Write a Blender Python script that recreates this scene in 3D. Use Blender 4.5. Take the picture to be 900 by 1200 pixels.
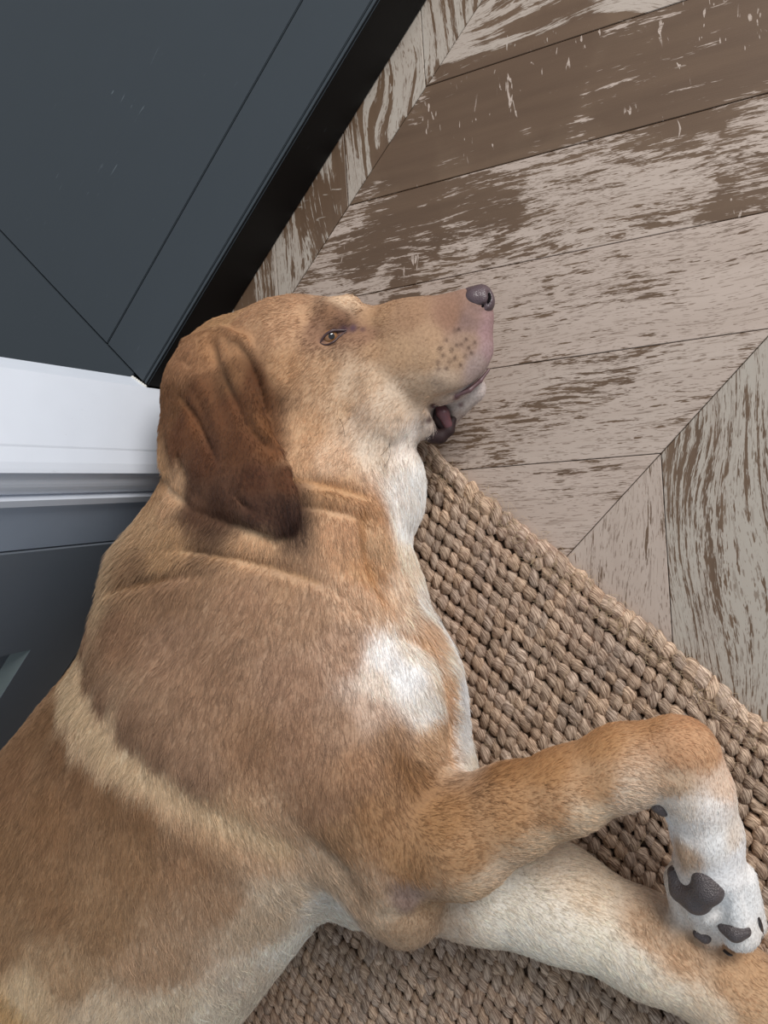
import bpy, bmesh, math, random
import numpy as np
from mathutils import Vector, Matrix, noise

for o in list(bpy.data.objects): bpy.data.objects.remove(o)
scn = bpy.context.scene
COL = scn.collection
rng = np.random.default_rng(7)
random.seed(7)

# ---------------------------------------------------------------- camera
H = 0.70                      # camera height above the floor
F = 900.0                     # focal length in pixels of the 900x1200 frame
R = np.array([[0.58223732, -0.67634426, -0.45117419],
              [-0.74274929, -0.66817862, 0.04313728],
              [-0.3306406, 0.30999318, -0.89139274]])   # rows: right, down, forward
CAM = np.array([0.0, 0.0, H])
cam = bpy.data.cameras.new('camera'); cam_o = bpy.data.objects.new('camera', cam); COL.objects.link(cam_o)
cam.sensor_fit = 'HORIZONTAL'; cam.sensor_width = 36.0; cam.lens = 36.0 * F / 900.0
cam.clip_start = 0.01
M = Matrix.Identity(4)
for i in range(3):
    M[i][0] = R[0][i]; M[i][1] = -R[1][i]; M[i][2] = -R[2][i]; M[i][3] = CAM[i]
cam_o.matrix_world = M
scn.camera = cam_o

# ---------------------------------------------------------------- light
w = bpy.data.worlds.new('room_light'); scn.world = w; w.use_nodes = True
w.node_tree.nodes['Background'].inputs[0].default_value = (0.80, 0.90, 1.0, 1)
w.node_tree.nodes['Background'].inputs[1].default_value = 0.47
def area(name, loc, target, size, size_y, power, color):
    l = bpy.data.lights.new(name, 'AREA'); l.shape = 'RECTANGLE'; l.size = size; l.size_y = size_y
    l.energy = power; l.color = color
    o = bpy.data.objects.new(name, l); COL.objects.link(o); o.location = loc
    o.rotation_euler = (Vector(target) - Vector(loc)).to_track_quat('-Z', 'Y').to_euler()
    return o
area('window_daylight', (1.95, 0.22, 1.38), (-0.3, 0.25, 0.0), 1.1, 1.2, 67, (1.0, 0.97, 0.94))
scn.view_settings.view_transform = 'Standard'
scn.view_settings.look = 'None'
scn.view_settings.gamma = 1.0
scn.view_settings.use_curve_mapping = False
scn.view_settings.exposure = 0.0

def W(px, py, z=0.0):
    d = R.T @ np.array([(px - 450) / F, (py - 600) / F, 1.0])
    return CAM + d * ((z - H) / d[2])
def ray(px, py):
    d = R.T @ np.array([(px - 450) / F, (py - 600) / F, 1.0])
    return d / np.linalg.norm(d)
def project(p):
    q = (np.asarray(p) - CAM) @ R.T
    return 450 + F * q[..., 0] / q[..., 2], 600 + F * q[..., 1] / q[..., 2], q[..., 2]
def depth(p): return float((np.asarray(p) - CAM) @ R[2])

# ---------------------------------------------------------------- helpers
def lin(c):
    r = []
    for v in c:
        v /= 255.0
        r.append(v / 12.92 if v <= 0.04045 else ((v + 0.055) / 1.055) ** 2.4)
    return tuple(r)
def link(name, me, mat=None, parent=None, smooth=False):
    o = bpy.data.objects.new(name, me); COL.objects.link(o)
    if mat: me.materials.append(mat)
    if parent: o.parent = parent
    if smooth: me.polygons.foreach_set('use_smooth', [True] * len(me.polygons))
    return o
def empty(name, loc=(0, 0, 0)):
    o = bpy.data.objects.new(name, None); COL.objects.link(o); o.location = loc; o.empty_display_size = 0.05
    return o
def tag(o, label=None, cat=None, group=None, kind=None):
    if label: o['label'] = label
    if cat: o['category'] = cat
    if group: o['group'] = group
    if kind: o['kind'] = kind
    return o
def prism(name, poly, z0, z1, mat, parent=None, bevel=0.0, seg=2):
    """vertical prism over an xy polygon (ccw), optionally bevelled"""
    bm = bmesh.new()
    lo = [bm.verts.new((x, y, z0)) for x, y in poly]; hi = [bm.verts.new((x, y, z1)) for x, y in poly]
    n = len(poly)
    bm.faces.new(hi); bm.faces.new(lo[::-1])
    for i in range(n): bm.faces.new((lo[i], lo[(i + 1) % n], hi[(i + 1) % n], hi[i]))
    bmesh.ops.recalc_face_normals(bm, faces=bm.faces)
    if bevel: bmesh.ops.bevel(bm, geom=list(bm.edges), offset=bevel, segments=seg, affect='EDGES', clamp_overlap=True)
    me = bpy.data.meshes.new(name); bm.to_mesh(me); bm.free()
    return link(name, me, mat, parent)
def box(name, a, b, mat, parent=None, bevel=0.0):
    return prism(name, [(a[0], a[1]), (b[0], a[1]), (b[0], b[1]), (a[0], b[1])], a[2], b[2], mat, parent, bevel)

class NT:
    def __init__(s, name):
        s.m = bpy.data.materials.new(name); s.m.use_nodes = True; s.t = s.m.node_tree; s.n = s.t.nodes; s.l = s.t.links
        s.b = s.n['Principled BSDF']; s.out = s.n['Material Output']
    def node(s, kind, **kw):
        x = s.n.new(kind)
        for k, v in kw.items():
            if k in x.inputs.keys(): x.inputs[k].default_value = v
            else: setattr(x, k, v)
        return x
    def link(s, a, b): s.l.new(a, b)
    def math(s, op, a, b=None, c=None, clamp=False):
        x = s.n.new('ShaderNodeMath'); x.operation = op; x.use_clamp = clamp
        for i, v in enumerate((a, b, c)):
            if v is None: continue
            if isinstance(v, (int, float)): x.inputs[i].default_value = v
            else: s.link(v, x.inputs[i])
        return x.outputs[0]
    def mix(s, fac, a, b, mode='MIX'):
        x = s.n.new('ShaderNodeMix'); x.data_type = 'RGBA'; x.blend_type = mode
        if isinstance(fac, (int, float)): x.inputs['Factor'].default_value = fac
        else: s.link(fac, x.inputs['Factor'])
        for sock, v in ((x.inputs[6], a), (x.inputs[7], b)):
            if isinstance(v, tuple): sock.default_value = (*v[:3], 1)
            else: s.link(v, sock)
        return x.outputs[2]
    def noise(s, vec, scale, detail=3, rough=0.5, dist=0.0):
        x = s.node('ShaderNodeTexNoise', Scale=scale, Detail=detail, Roughness=rough, Distortion=dist)
        if vec is not None: s.link(vec, x.inputs['Vector'])
        return x.outputs['Fac']
    def mapping(s, vec, scale=(1, 1, 1), loc=(0, 0, 0)):
        x = s.n.new('ShaderNodeMapping'); x.inputs['Scale'].default_value = scale; x.inputs['Location'].default_value = loc
        s.link(vec, x.inputs['Vector']); return x.outputs[0]
    def ramp(s, v, lo, hi):
        x = s.n.new('ShaderNodeMapRange'); x.interpolation_type = 'SMOOTHSTEP'
        s.link(v, x.inputs['Value'])
        for i, q in ((1, lo), (2, hi)):
            if isinstance(q, (int, float)): x.inputs[i].default_value = q
            else: s.link(q, x.inputs[i])
        return x.outputs[0]
    def bump(s, h, strength, dist):
        x = s.node('ShaderNodeBump', Strength=strength, Distance=dist); s.link(h, x.inputs['Height'])
        s.link(x.outputs[0], s.b.inputs['Normal'])

def paint(name, rgb, rough=0.5, spec=0.5, nscale=60, nstr=0.08, scuffs=0.0, scuff_col=(150, 160, 165)):
    t = NT(name); c = lin(rgb)
    co = t.n.new('ShaderNodeTexCoord').outputs['Object']
    n = t.noise(co, nscale, 4)
    v = t.mix(t.math('MULTIPLY', n, 0.35), c, tuple(x * 0.8 for x in c))
    if scuffs:
        a = t.noise(t.mapping(co, (30, 260, 120)), 1.0, 2, 0.6, 0.6)
        b = t.noise(co, 9.0, 2)
        f = t.math('MULTIPLY', t.ramp(a, 0.70, 0.76), t.ramp(b, 0.5, 0.65))
        v = t.mix(t.math('MULTIPLY', f, scuffs), v, lin(scuff_col))
    t.link(v, t.b.inputs['Base Color'])
    t.b.inputs['Roughness'].default_value = rough; t.b.inputs['Specular IOR Level'].default_value = spec
    t.bump(t.noise(co, nscale * 6, 3), nstr, 0.001)
    return t.m

# ================================================================= SETTING
# ---- chevron floor: planks as separate objects
YS = [0.8805, 0.479, 0.0775, -0.324, -0.7255]      # chevron spines
STEP = 0.132
def wood_material():
    t = NT('limed_oak')
    co = t.n.new('ShaderNodeTexCoord').outputs['Object']
    oi = t.n.new('ShaderNodeObjectInfo')
    sep = t.n.new('ShaderNodeSeparateColor'); t.link(oi.outputs['Color'], sep.inputs[0])
    wear, fig, tone = sep.outputs[0], sep.outputs[1], sep.outputs[2]
    off = t.n.new('ShaderNodeVectorMath'); off.operation = 'ADD'
    comb = t.n.new('ShaderNodeCombineXYZ')
    t.link(t.math('MULTIPLY', oi.outputs['Random'], 37.0), comb.inputs[0]); t.link(t.math('MULTIPLY', oi.outputs['Random'], 11.0), comb.inputs[1])
    t.link(t.math('MULTIPLY', oi.outputs['Random'], 5.0), comb.inputs[2])
    t.link(co, off.inputs[0]); t.link(comb.outputs[0], off.inputs[1]); v = off.outputs[0]
    # wavering grain coordinates
    wv = t.n.new('ShaderNodeTexNoise'); wv.inputs['Scale'].default_value = 7.0; wv.inputs['Detail'].default_value = 1
    t.link(t.mapping(v, (0.7, 1.6, 1)), wv.inputs['Vector'])
    warp = t.math('MULTIPLY', t.math('SUBTRACT', wv.outputs['Fac'], 0.5), t.math('MULTIPLY_ADD', fig, 0.10, 0.012))
    sx = t.n.new('ShaderNodeSeparateXYZ'); t.link(v, sx.inputs[0])
    cx = t.n.new('ShaderNodeCombineXYZ'); t.link(sx.outputs[0], cx.inputs[0])
    t.link(t.math('ADD', sx.outputs[1], warp), cx.inputs[1]); t.link(sx.outputs[2], cx.inputs[2])
    g = cx.outputs[0]
    gs = t.n.new('ShaderNodeSeparateXYZ'); t.link(g, gs.inputs[0])
    gy = t.math('MULTIPLY', gs.outputs[1], t.math('MULTIPLY_ADD', oi.outputs['Alpha'], 260.0, 50.0))
    gb = t.n.new('ShaderNodeCombineXYZ'); t.link(t.math('MULTIPLY', gs.outputs[0], 4.0), gb.inputs[0]); t.link(gy, gb.inputs[1])
    bands = t.noise(gb.outputs[0], 1.0, 2, 0.5)                         # growth ring bands
    flecks = t.noise(t.mapping(g, (38, 300, 20)), 1.0, 3, 0.65)
    pin = t.noise(t.mapping(g, (95, 850, 40)), 1.0, 2, 0.6)
    fine = t.noise(t.mapping(g, (60, 1500, 40)), 1.0, 2, 0.6)
    pores = t.math('MULTIPLY_ADD', flecks, 0.6, t.math('MULTIPLY', pin, 0.4))
    patch = t.noise(t.mapping(v, (9, 26, 5)), 1.0, 3, 0.6)
    # each term centred on 0
    def cen(x_, k_): return t.math('MULTIPLY', t.math('SUBTRACT', x_, 0.5), k_)
    h = t.math('ADD', t.math('MULTIPLY', cen(bands, 1.0), t.math('MULTIPLY_ADD', fig, 1.0, 0.10)), t.math('MULTIPLY', cen(pores, 1.0), t.math('MULTIPLY_ADD', fig, -0.5, 1.05)))
    h = t.math('ADD', h, cen(fine, 0.18)); h = t.math('ADD', h, cen(patch, 0.45))
    # worn places of the floor (where the lime has gone), in room coordinates
    geo = t.n.new('ShaderNodeNewGeometry').outputs['Position']
    rag = t.noise(geo, 14.0, 4, 0.6)
    worn = None
    for (x, y, r, amt) in WORN:
        vm = t.n.new('ShaderNodeVectorMath'); vm.operation = 'DISTANCE'; t.link(geo, vm.inputs[0]); vm.inputs[1].default_value = (x, y, 0.0)
        d = t.math('ADD', vm.outputs['Value'], t.math('MULTIPLY', t.math('SUBTRACT', rag, 0.5), 0.10))
        k = t.math('MULTIPLY', t.ramp(d, r * 1.25, r * 0.7), amt)
        worn = k if worn is None else t.math('MAXIMUM', worn, k)
    thr = t.math('ADD', t.math('MULTIPLY_ADD', wear, 0.40, -0.16), worn)
    lime = t.ramp(h, t.math('SUBTRACT', thr, 0.018), t.math('ADD', thr, 0.026))
    pinm = t.ramp(pin, 0.585, 0.64)
    pin2 = t.ramp(t.noise(t.mapping(g, (30, 520, 9)), 1.0, 2, 0.5), 0.60, 0.66)
    rays = t.ramp(t.noise(t.mapping(v, (150, 38, 9)), 1.0, 2, 0.5, 1.2), 0.665, 0.69)
    rays = t.math('MULTIPLY', rays, t.ramp(t.noise(t.mapping(v, (12, 16, 9)), 1.0, 1), 0.50, 0.58))
    lime = t.math('MAXIMUM', lime, t.math('MULTIPLY', rays, t.ramp(worn, 0.02, 0.1)))
    lime = t.math('MULTIPLY', lime, t.math('SUBTRACT', 1.0, t.math('MULTIPLY', pinm, 0.60)))
    lime = t.math('MULTIPLY', lime, t.math('SUBTRACT', 1.0, t.math('MULTIPLY', pin2, 0.32)))
    tonec = t.mix(tone, lin((188, 170, 158)), lin((172, 165, 154)))
    tonec = t.mix(t.math('MULTIPLY', t.noise(t.mapping(v, (4, 60, 4)), 1.0, 3), 0.6), tonec, lin((150, 131, 118)))
    brown = t.mix(t.noise(t.mapping(v, (8, 80, 8)), 1.0, 3), lin((84, 66, 52)), lin((116, 94, 75)))
    brown = t.mix(t.math('MULTIPLY', worn, 2.2, clamp=True), brown, lin((84, 63, 48)))
    col = t.mix(lime, brown, tonec)
    t.link(col, t.b.inputs['Base Color'])
    t.link(t.math('MULTIPLY_ADD', lime, 0.25, 0.42), t.b.inputs['Roughness'])
    t.b.inputs['Specular IOR Level'].default_value = 0.35
    t.bump(t.math('MULTIPLY_ADD', lime, 0.6, t.math('MULTIPLY', fine, 0.5)), 0.25, 0.0006)
    return t.m
def wp(px, py, r, amt): p = W(px, py); return (p[0], p[1], r, amt)
WORN = [wp(640, 80, .055, .17), wp(730, 90, .045, .13), wp(560, 130, .055, .17), wp(480, 190, .04, .16), wp(820, 60, .055, .14), wp(470, 280, .045, .15),
        wp(560, 250, .045, .08), wp(890, 30, .05, .15), wp(430, 300, .03, .13), wp(870, 235, .03, .08), wp(470, 340, .025, .12), wp(385, 230, .03, .10)]
wood = wood_material()
floor = empty('floor'); tag(floor, kind='structure')
gapmat = paint('floor_gap', (96, 76, 60), 0.9)
sub = box('subfloor', (-1.75, -0.95, -0.02), (0.95, 1.3, -0.0045), gapmat, floor)
XMIN, XMAX = -1.7, 0.9
def plank(c0, c1, y0, y1, s, color):
    """strip c0 < x + s*y < c1 between spines y0 < y < y1"""
    g = 0.00032
    c0 += g * 1.414; c1 -= g * 1.414; y0 += g; y1 -= g
    pts = [(c0 - s * y0, y0), (c1 - s * y0, y0), (c1 - s * y1, y1), (c0 - s * y1, y1)]
    cx = sum(p[0] for p in pts) / 4; cy = sum(p[1] for p in pts) / 4
    ang = math.atan2(-s, 1.0)
    ca, sa = math.cos(-ang), math.sin(-ang)
    loc = [((x - cx) * ca - (y - cy) * sa, (x - cx) * sa + (y - cy) * ca) for x, y in pts]
    o = prism('plank', loc, -0.014, 0.0, wood, floor, 0.0005, 1)
    o.location = (cx, cy, random.uniform(-0.0003, 0.0001)); o.rotation_euler = (0, 0, ang)
    o.color = color
    return o
for ci in range(len(YS) - 1):
    y1, y0 = YS[ci], YS[ci + 1]
    if ci == 0: y1c = 0.56
    else: y1c = y1
    s = 1 if ci % 2 == 1 else -1
    base = 0.035 if ci == 1 else (-0.120 if ci == 2 else (-0.396 if ci == 0 else None))
    if ci == 3: base = (-0.120 + 0.324) + (-0.324)      # continues the joints of the column above
    for k in range(-18, 14):
        c0 = base + k * STEP; c1 = c0 + STEP
        xa = min(c0 - s * y0, c0 - s * y1c); xb = max(c1 - s * y0, c1 - s * y1c)
        if xb < XMIN or xa > XMAX: continue
        c_ = (random.uniform(0.0, 0.25), random.uniform(0, .3), random.random(), random.uniform(.3, 1))
        q = round((c0 - base) / STEP)
        if ci == 0: c_ = (random.uniform(.28, .42), random.uniform(.6, .9), .9, random.uniform(.2, .45))
        if ci == 1: c_ = {4: (.22, 1.0, .6, .12), 3: (.50, .30, .2, .4), 2: (.33, .15, .2, .6), 1: (.14, .10, .1, .6), 0: (.20, .10, .2, .6), -1: (.08, .15, .1, .8)}.get(q, c_)
        if ci == 2: c_ = {0: (.30, .42, 1.0, .95), -1: (.10, .45, .25, .5), 1: (.3, .45, 1.0, .8)}.get(q, c_)
        plank(c0, c1, y0, y1c, s, c_)

# ---- raised dark stone slab, upper left
HS = 0.0587; YE = 0.531
slate = paint('dark_slate', (54, 60, 65), 0.5, 0.5, 25, 0.05, 0.35)
black = paint('black_edge', (9, 9, 10), 0.55, 0.25, 40, 0.05, 0.25, (90, 100, 110))
XJ = -0.3288; YJ = 0.6085
slab = empty('slate_hearth', (-0.3, 0.9, 0))
tag(slab, 'dark grey slate hearth raised above the wooden floor, with a black front edge', 'hearth')
def keep(o, p): o.parent = p; o.matrix_parent_inverse = Matrix.Translation(-Vector(p.location)); return o
keep(box('hearth_core', (XJ + .0004, YE + .004, 0.0), (0.75, 1.25, HS - 0.012), black), slab)
keep(box('front_edge', (XJ + 0.0002, YE, 0.0006), (0.75, YE + 0.0066, HS - 0.0004), black, bevel=0.0012), slab)
G = 0.0006
for a, b in (((XJ + G, YE + 0.0002), (0.75, YJ - G)), ((XJ + G, YJ + G), (0.75, 1.25)), ((-0.95, 0.5555), (XJ - G, 1.25))):
    keep(box('slab_stone', (a[0], a[1] + (0.0072 if a[1] < .54 else 0), HS - 0.012), (b[0], b[1], HS), slate, bevel=0.0008), slab)
# narrow rounded nosing along the front of the top
keep(box('nosing', (XJ + .0002, YE + 0.0005, HS - .004), (0.75, YE + 0.0068, HS + 0.0005), slate, bevel=0.0018), slab)

# ---- white post with mouldings, grey lining, dark panelled door
white = paint('white_gloss_paint', (220, 226, 236), 0.35, 0.5, 30, 0.03, 0.15, (120, 110, 90))
whitec = paint('white_caulk', (214, 212, 206), 0.7, 0.4, 90, 0.2)
greyp = paint('grey_satin_paint', (166, 177, 192), 0.45, 0.5, 30, 0.03, 0.2, (190, 150, 110))
doorp = paint('charcoal_door_paint', (118, 125, 134), 0.45, 0.5, 30, 0.04, 0.5)
P1 = W(155, 441.8, HS)
XP = P1[0]                                    # plane of the wide white face (faces +x)
def az_hit_x(px, py, x): d = ray(px, py); return d[1] / d[0] * x        # y where the vertical plane through the pixel meets x = const
def az_hit_y(px, py, y): d = ray(px, py); return d[0] / d[1] * y
YP0 = P1[1]
YB = 0.452                                    # the moulded face (faces -y)
def az_hit_x(px, py, x): d = ray(px, py); return d[1] / d[0] * x        # where the vertical plane through the pixel meets x = const
def az_hit_y(px, py, y): d = ray(px, py); return d[0] / d[1] * y
XC = az_hit_y(91, 551.7, YB)                  # front corner of the wide face
XB1 = az_hit_y(70, 592, YB); XB2 = az_hit_y(60, 644, YB)
print('post', XP, YP0, YB, XC, XB1, XB2, 'slab edge', YE)
TOP = 0.95
post = empty('door_post', (XC, YB, 0)); tag(post, 'white painted door casing post with a moulded edge, beside the dog\'s head', 'door casing')
A0 = np.array([-0.3297, YE - .0008])            # meets the hearth's front corner, then runs to the post's corner
u_ = np.array([XC - A0[0], YB - A0[1]]); u_ /= np.linalg.norm(u_); nf_ = np.array([-u_[1], u_[0]])   # along the wide face, and its outward normal
def onf(t, d=0.0): p = A0 + u_ * t - nf_ * d; return (float(p[0]), float(p[1]))
LW = float(np.hypot(XC - A0[0], YB - A0[1]))
# footprint: wide face with a slight edge bead, shadow groove, round bead, fillet
prof = [(XP, YP0), (float(A0[0]), YE - .0006), onf(0), onf(LW - .024), onf(LW - .022, .0006), onf(LW - .008, .0006), onf(LW - .002, .0016), (XC - .003, YB)]
q0 = XC - 0.003
prof += [(q0 - 0.001, YB + 0.006), (q0 - 0.004, YB + 0.0075)]
span = (q0 - 0.004) - (XB1 + 0.009)
for i in range(0, 9):
    a = i / 8
    prof.append((q0 - 0.0045 - span * a, YB + 0.0072 - 0.0055 * math.sin(math.pi * a) ** 0.7 if 0 < a < 1 else YB + 0.0072))
prof += [(XB1 + 0.0085, YB + 0.0015), (XB1 + 0.0080, YB - 0.0005), (XB1, YB - 0.0005), (XB1, YE - 0.0008), (XB1, YE - .0006), (XB1, YP0)]
# clean bottom (scribed round the hearth)
poly = prof[::-1]
bm = bmesh.new()
lo = [bm.verts.new((x, y, (HS + .0003 if y > YE - .0007 else 0.0))) for x, y in poly]; hi = [bm.verts.new((x, y, TOP)) for x, y in poly]
n = len(poly)
for i in range(n): bm.faces.new((lo[i], lo[(i + 1) % n], hi[(i + 1) % n], hi[i]))
bm.faces.new(hi)
bmesh.ops.recalc_face_normals(bm, faces=bm.faces)
me = bpy.data.meshes.new('casing'); bm.to_mesh(me); bm.free()
keep(link('casing', me, white), post)
# caulk bead along the foot of the wide face
def tube(pts, r, name, mat, parent=None, seg=8, taper=None):
    cu = bpy.data.curves.new(name, 'CURVE'); cu.dimensions = '3D'; cu.bevel_depth = 1.0; cu.bevel_resolution = 2
    sp = cu.splines.new('POLY'); sp.points.add(len(pts) - 1)
    for i, p in enumerate(pts):
        sp.points[i].co = (*p, 1); sp.points[i].radius = r if taper is None else r * taper[i]
    cu.use_fill_caps = True
    o = bpy.data.objects.new(name, cu); COL.objects.link(o); cu.materials.append(mat)
    me = bpy.data.meshes.new_from_object(o); bpy.data.objects.remove(o); bpy.data.curves.remove(cu)
    return link(name, me, None, parent, True)
pts = []
for i in range(26):
    a = i / 25; p = (XP + (float(A0[0]) - XP) * a, YP0 + (YE - YP0) * a)
    pts.append((p[0], p[1], HS + 0.0003 + 0.0004 * math.sin(i * 2.3)))
keep(tube(pts, 0.0022, 'caulk_line', whitec, taper=[.75 + .2 * math.sin(i * 1.7) for i in range(26)]), post)
lining = empty('door_lining', (XB2, YB, 0)); tag(lining, 'blue-grey painted door lining between the white casing and the dark door', 'door frame')
keep(box('lining_board', (XB2, YB + 0.003, 0.0), (XB1 - 0.0004, YB + 0.06, TOP), greyp, bevel=0.0012), lining)
# door with a recessed panel; stile edge and rail height read from the photograph
YD = YB + 0.001
door = empty('door_1', (XB2, YD, 0)); tag(door, kind='structure')
xs = az_hit_y(24, 764, YD)
def z_on_y(px, py, y): d = ray(px, py); return H + d[2] * (y / d[1])
zr0 = z_on_y(18, 790, YD)
print('door stile', xs, 'rail z', zr0)
XL = -1.45; DT = 0.035; CH = 0.012
keep(box('stile', (xs, YD, 0.004), (XB2 - 0.0015, YD + DT, TOP), doorp), door)
keep(box('rail', (XL + .1, YD, 0.004), (xs, YD + DT, zr0), doorp), door)
keep(box('stile', (XL, YD, 0.004), (XL + .0995, YD + DT, TOP), doorp, bevel=0.0008), door)
keep(box('rail', (XL + .1, YD, TOP - .1), (xs - 0.0004, YD + DT, TOP), doorp, bevel=0.0008), door)
keep(box('panel', (XL + .1, YD + CH, zr0 - .001), (xs, YD + DT - .004, TOP - .1), doorp), door)
bm = bmesh.new()                                # sloped bead round the panel, bottom and side
def wedge(pts):
    vs = [bm.verts.new(p) for p in pts]; a = vs[:3]; b = vs[3:]
    bm.faces.new(a); bm.faces.new(b[::-1])
    for i in range(3): bm.faces.new((a[i], b[i], b[(i + 1) % 3], a[(i + 1) % 3]))
zc = 0.0125
wedge([(xs - .0005, YD + .0005, zr0), (xs - .0005, YD + CH, zr0), (xs - .0005, YD + CH, zr0 + zc), (XL + .1, YD + .0005, zr0), (XL + .1, YD + CH, zr0), (XL + .1, YD + CH, zr0 + zc)])
bmesh.ops.recalc_face_normals(bm, faces=bm.faces)
me = bpy.data.meshes.new('panel_bead'); bm.to_mesh(me); bm.free()
keep(link('panel_bead', me, paint('lit_bead_paint', (132, 144, 144), 0.4)), door)  # lighter version of the door colour, paints the bead as if lit
# the wall the casing stands in, behind the hearth side
wallp = paint('wall_paint', (120, 124, 128), 0.8)
tag(box('wall_back', (-1.75, YB + 0.075, 0.0), (XB1 - .002, YB + 0.10, TOP), wallp), kind='structure')

# ================================================================= RUG
RT = 0.0100                                    # rug height
e0 = W(512, 531, 0.007); e1 = W(897, 852, 0.007)
rd = (e1 - e0)[:2]; rd /= np.linalg.norm(rd)   # along the edge (towards -y)
rn = np.array([rd[1], -rd[0]]);
if rn[0] > 0: rn = -rn                         # into the rug (towards -x)
print('rug dir', rd, 'normal', rn, e0)
RO = e0[:2] - rd * 0.165                       # hidden upper end of the edge
NROW, PITCH, BEAD = 70, 0.0128, 0.0108
NBEAD = int(0.86 / BEAD)
def jute_material():
    t = NT('jute')
    at = t.node('ShaderNodeAttribute', attribute_name='tint')
    co = t.n.new('ShaderNodeAttribute'); co.attribute_name = 'fiber'
    f = t.noise(co.outputs['Vector'], 1.0, 3, 0.6)
    geo = t.n.new('ShaderNodeNewGeometry').outputs['Position']
    big = t.noise(geo, 6.0, 3)
    v = t.mix(t.ramp(f, 0.35, 0.68), lin((118, 94, 77)), lin((218, 192, 168)))
    v = t.mix(t.math('MULTIPLY', t.ramp(big, 0.4, 0.7), 0.25), v, lin((136, 98, 80)))
    v = t.mix(1.0, v, at.outputs['Color'], 'MULTIPLY')
    t.link(v, t.b.inputs['Base Color'])
    t.b.inputs['Roughness'].default_value = 0.62; t.b.inputs['Specular IOR Level'].default_value = 0.4
    t.bump(f, 0.9, 0.0014)
    return t.m
jute = jute_material()
rug = empty('jute_rug', (RO[0], RO[1], 0)); tag(rug, 'natural brown jute rug woven in chunky rows, under the dog', 'rug')
# unit bead
nu, nv = 12, 8
ub = [];
for j in range(1, nv):
    ph = math.pi * j / nv
    for i in range(nu):
        th = 2 * math.pi * i / nu
        ub.append((math.cos(ph), math.sin(ph) * math.cos(th), math.sin(ph) * math.sin(th)))
ub = np.array([(1, 0, 0)] + ub + [(-1, 0, 0)])
uf = []
for i in range(nu): uf.append((0, 1 + i, 1 + (i + 1) % nu, 1 + (i + 1) % nu))
for j in range(nv - 2):
    for i in range(nu):
        a = 1 + j * nu; b = a + nu; uf.append((a + i, b + i, b + (i + 1) % nu, a + (i + 1) % nu))
last = len(ub) - 1
for i in range(nu): a = 1 + (nv - 2) * nu; uf.append((a + i, last, a + (i + 1) % nu, a + (i + 1) % nu))
V = []; FQ = []; T = []; FB = []
nb = 0
for r in range(NROW):
    wob = rng.uniform(0, 6)
    for b in range(NBEAD):
        edge = r < 1
        s = b * BEAD + (0.5 * BEAD if r % 2 else 0) + rng.normal(0, 0.0007)
        n_ = (r + 0.5) * PITCH + 0.0011 * math.sin(s * 45 + wob) + 0.002 * math.sin(s * 9 + r * .05) + rng.normal(0, 0.0006)
        sc = rng.uniform(0.86, 1.16, 3) * (rng.uniform(1.0, 1.25) if edge else 1.0)
        rad = np.array([0.0088, 0.0062, 0.0056]) * sc * (1.06 if edge else 1.0)
        tilt = rng.normal(0.75, 0.2) * (1 if (r + 0) % 1 == 0 else -1)
        p = ub * rad
        ph_ = rng.uniform(0, 6, 3)
        p = p * (1 + 0.11 * np.sin(ub[:, [1]] * 4 + ph_[0]) * np.cos(ub[:, [0]] * 4 + ph_[1]) + 0.07 * np.sin((ub[:, [0]] * 3 + ub[:, [1]] * 6) + ph_[2]))
        ct, st = math.cos(tilt), math.sin(tilt)
        x = p[:, 0] * ct - p[:, 1] * st; y = p[:, 0] * st + p[:, 1] * ct
        el = rng.normal(0, 0.15)
        z = p[:, 2] + el * x
        c = RO + rd * s + rn * n_
        P = np.empty((len(ub), 3)); P[:, 0] = c[0] + rd[0] * x + rn[0] * y; P[:, 1] = c[1] + rd[1] * x + rn[1] * y
        P[:, 2] = np.maximum(z + 0.0055 + rng.normal(0, 0.0004), 0.0004)
        V.append(P)
        base = rng.uniform(0.78, 1.12); warm = rng.uniform(-0.03, 0.05)
        if r < 3: base *= (1.22, 1.10, 1.04)[r]
        T.append(np.tile([base * (1 + warm), base, base * (1 - warm * 1.5), 1], (len(ub), 1)))
        tw = ub[:, 1] * 2.2 + ub[:, 2] * 1.6 + ub[:, 0] * 1.6
        fb = np.stack([ub[:, 0] * 0.9 + b * 3.1, tw * 2.6 + r * 5.3, ub[:, 2] * 1.2 + b * 1.7], 1)
        FB.append(fb)
        FQ.append(np.array(uf) + nb); nb += len(ub)
V = np.concatenate(V); FQ = np.concatenate(FQ); T = np.concatenate(T); FB = np.concatenate(FB)
def mesh_np(name, verts, quads):
    me = bpy.data.meshes.new(name)
    tri = quads[:, 2] == quads[:, 3]
    cnt = np.where(tri, 3, 4)
    mask = np.ones(quads.shape, bool); mask[tri, 3] = False
    idx = quads[mask]
    me.vertices.add(len(verts)); me.vertices.foreach_set('co', verts.astype(np.float32).ravel())
    me.loops.add(len(idx)); me.loops.foreach_set('vertex_index', idx.astype(np.int32))
    me.polygons.add(len(quads)); st = np.concatenate([[0], np.cumsum(cnt)[:-1]])
    me.polygons.foreach_set('loop_start', st.astype(np.int32))
    me.polygons.foreach_set('use_smooth', np.ones(len(quads), bool))
    me.update(calc_edges=True); me.validate()
    return me
V -= np.array([RO[0], RO[1], 0])
me = mesh_np('jute_weave', V, FQ)
a = me.color_attributes.new('tint', 'FLOAT_COLOR', 'POINT'); a.data.foreach_set('color', T.astype(np.float32).ravel())
a = me.attributes.new('fiber', 'FLOAT_VECTOR', 'POINT'); a.data.foreach_set('vector', FB.astype(np.float32).ravel())
tag(link('jute_weave', me, jute, rug), kind='stuff')
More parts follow.
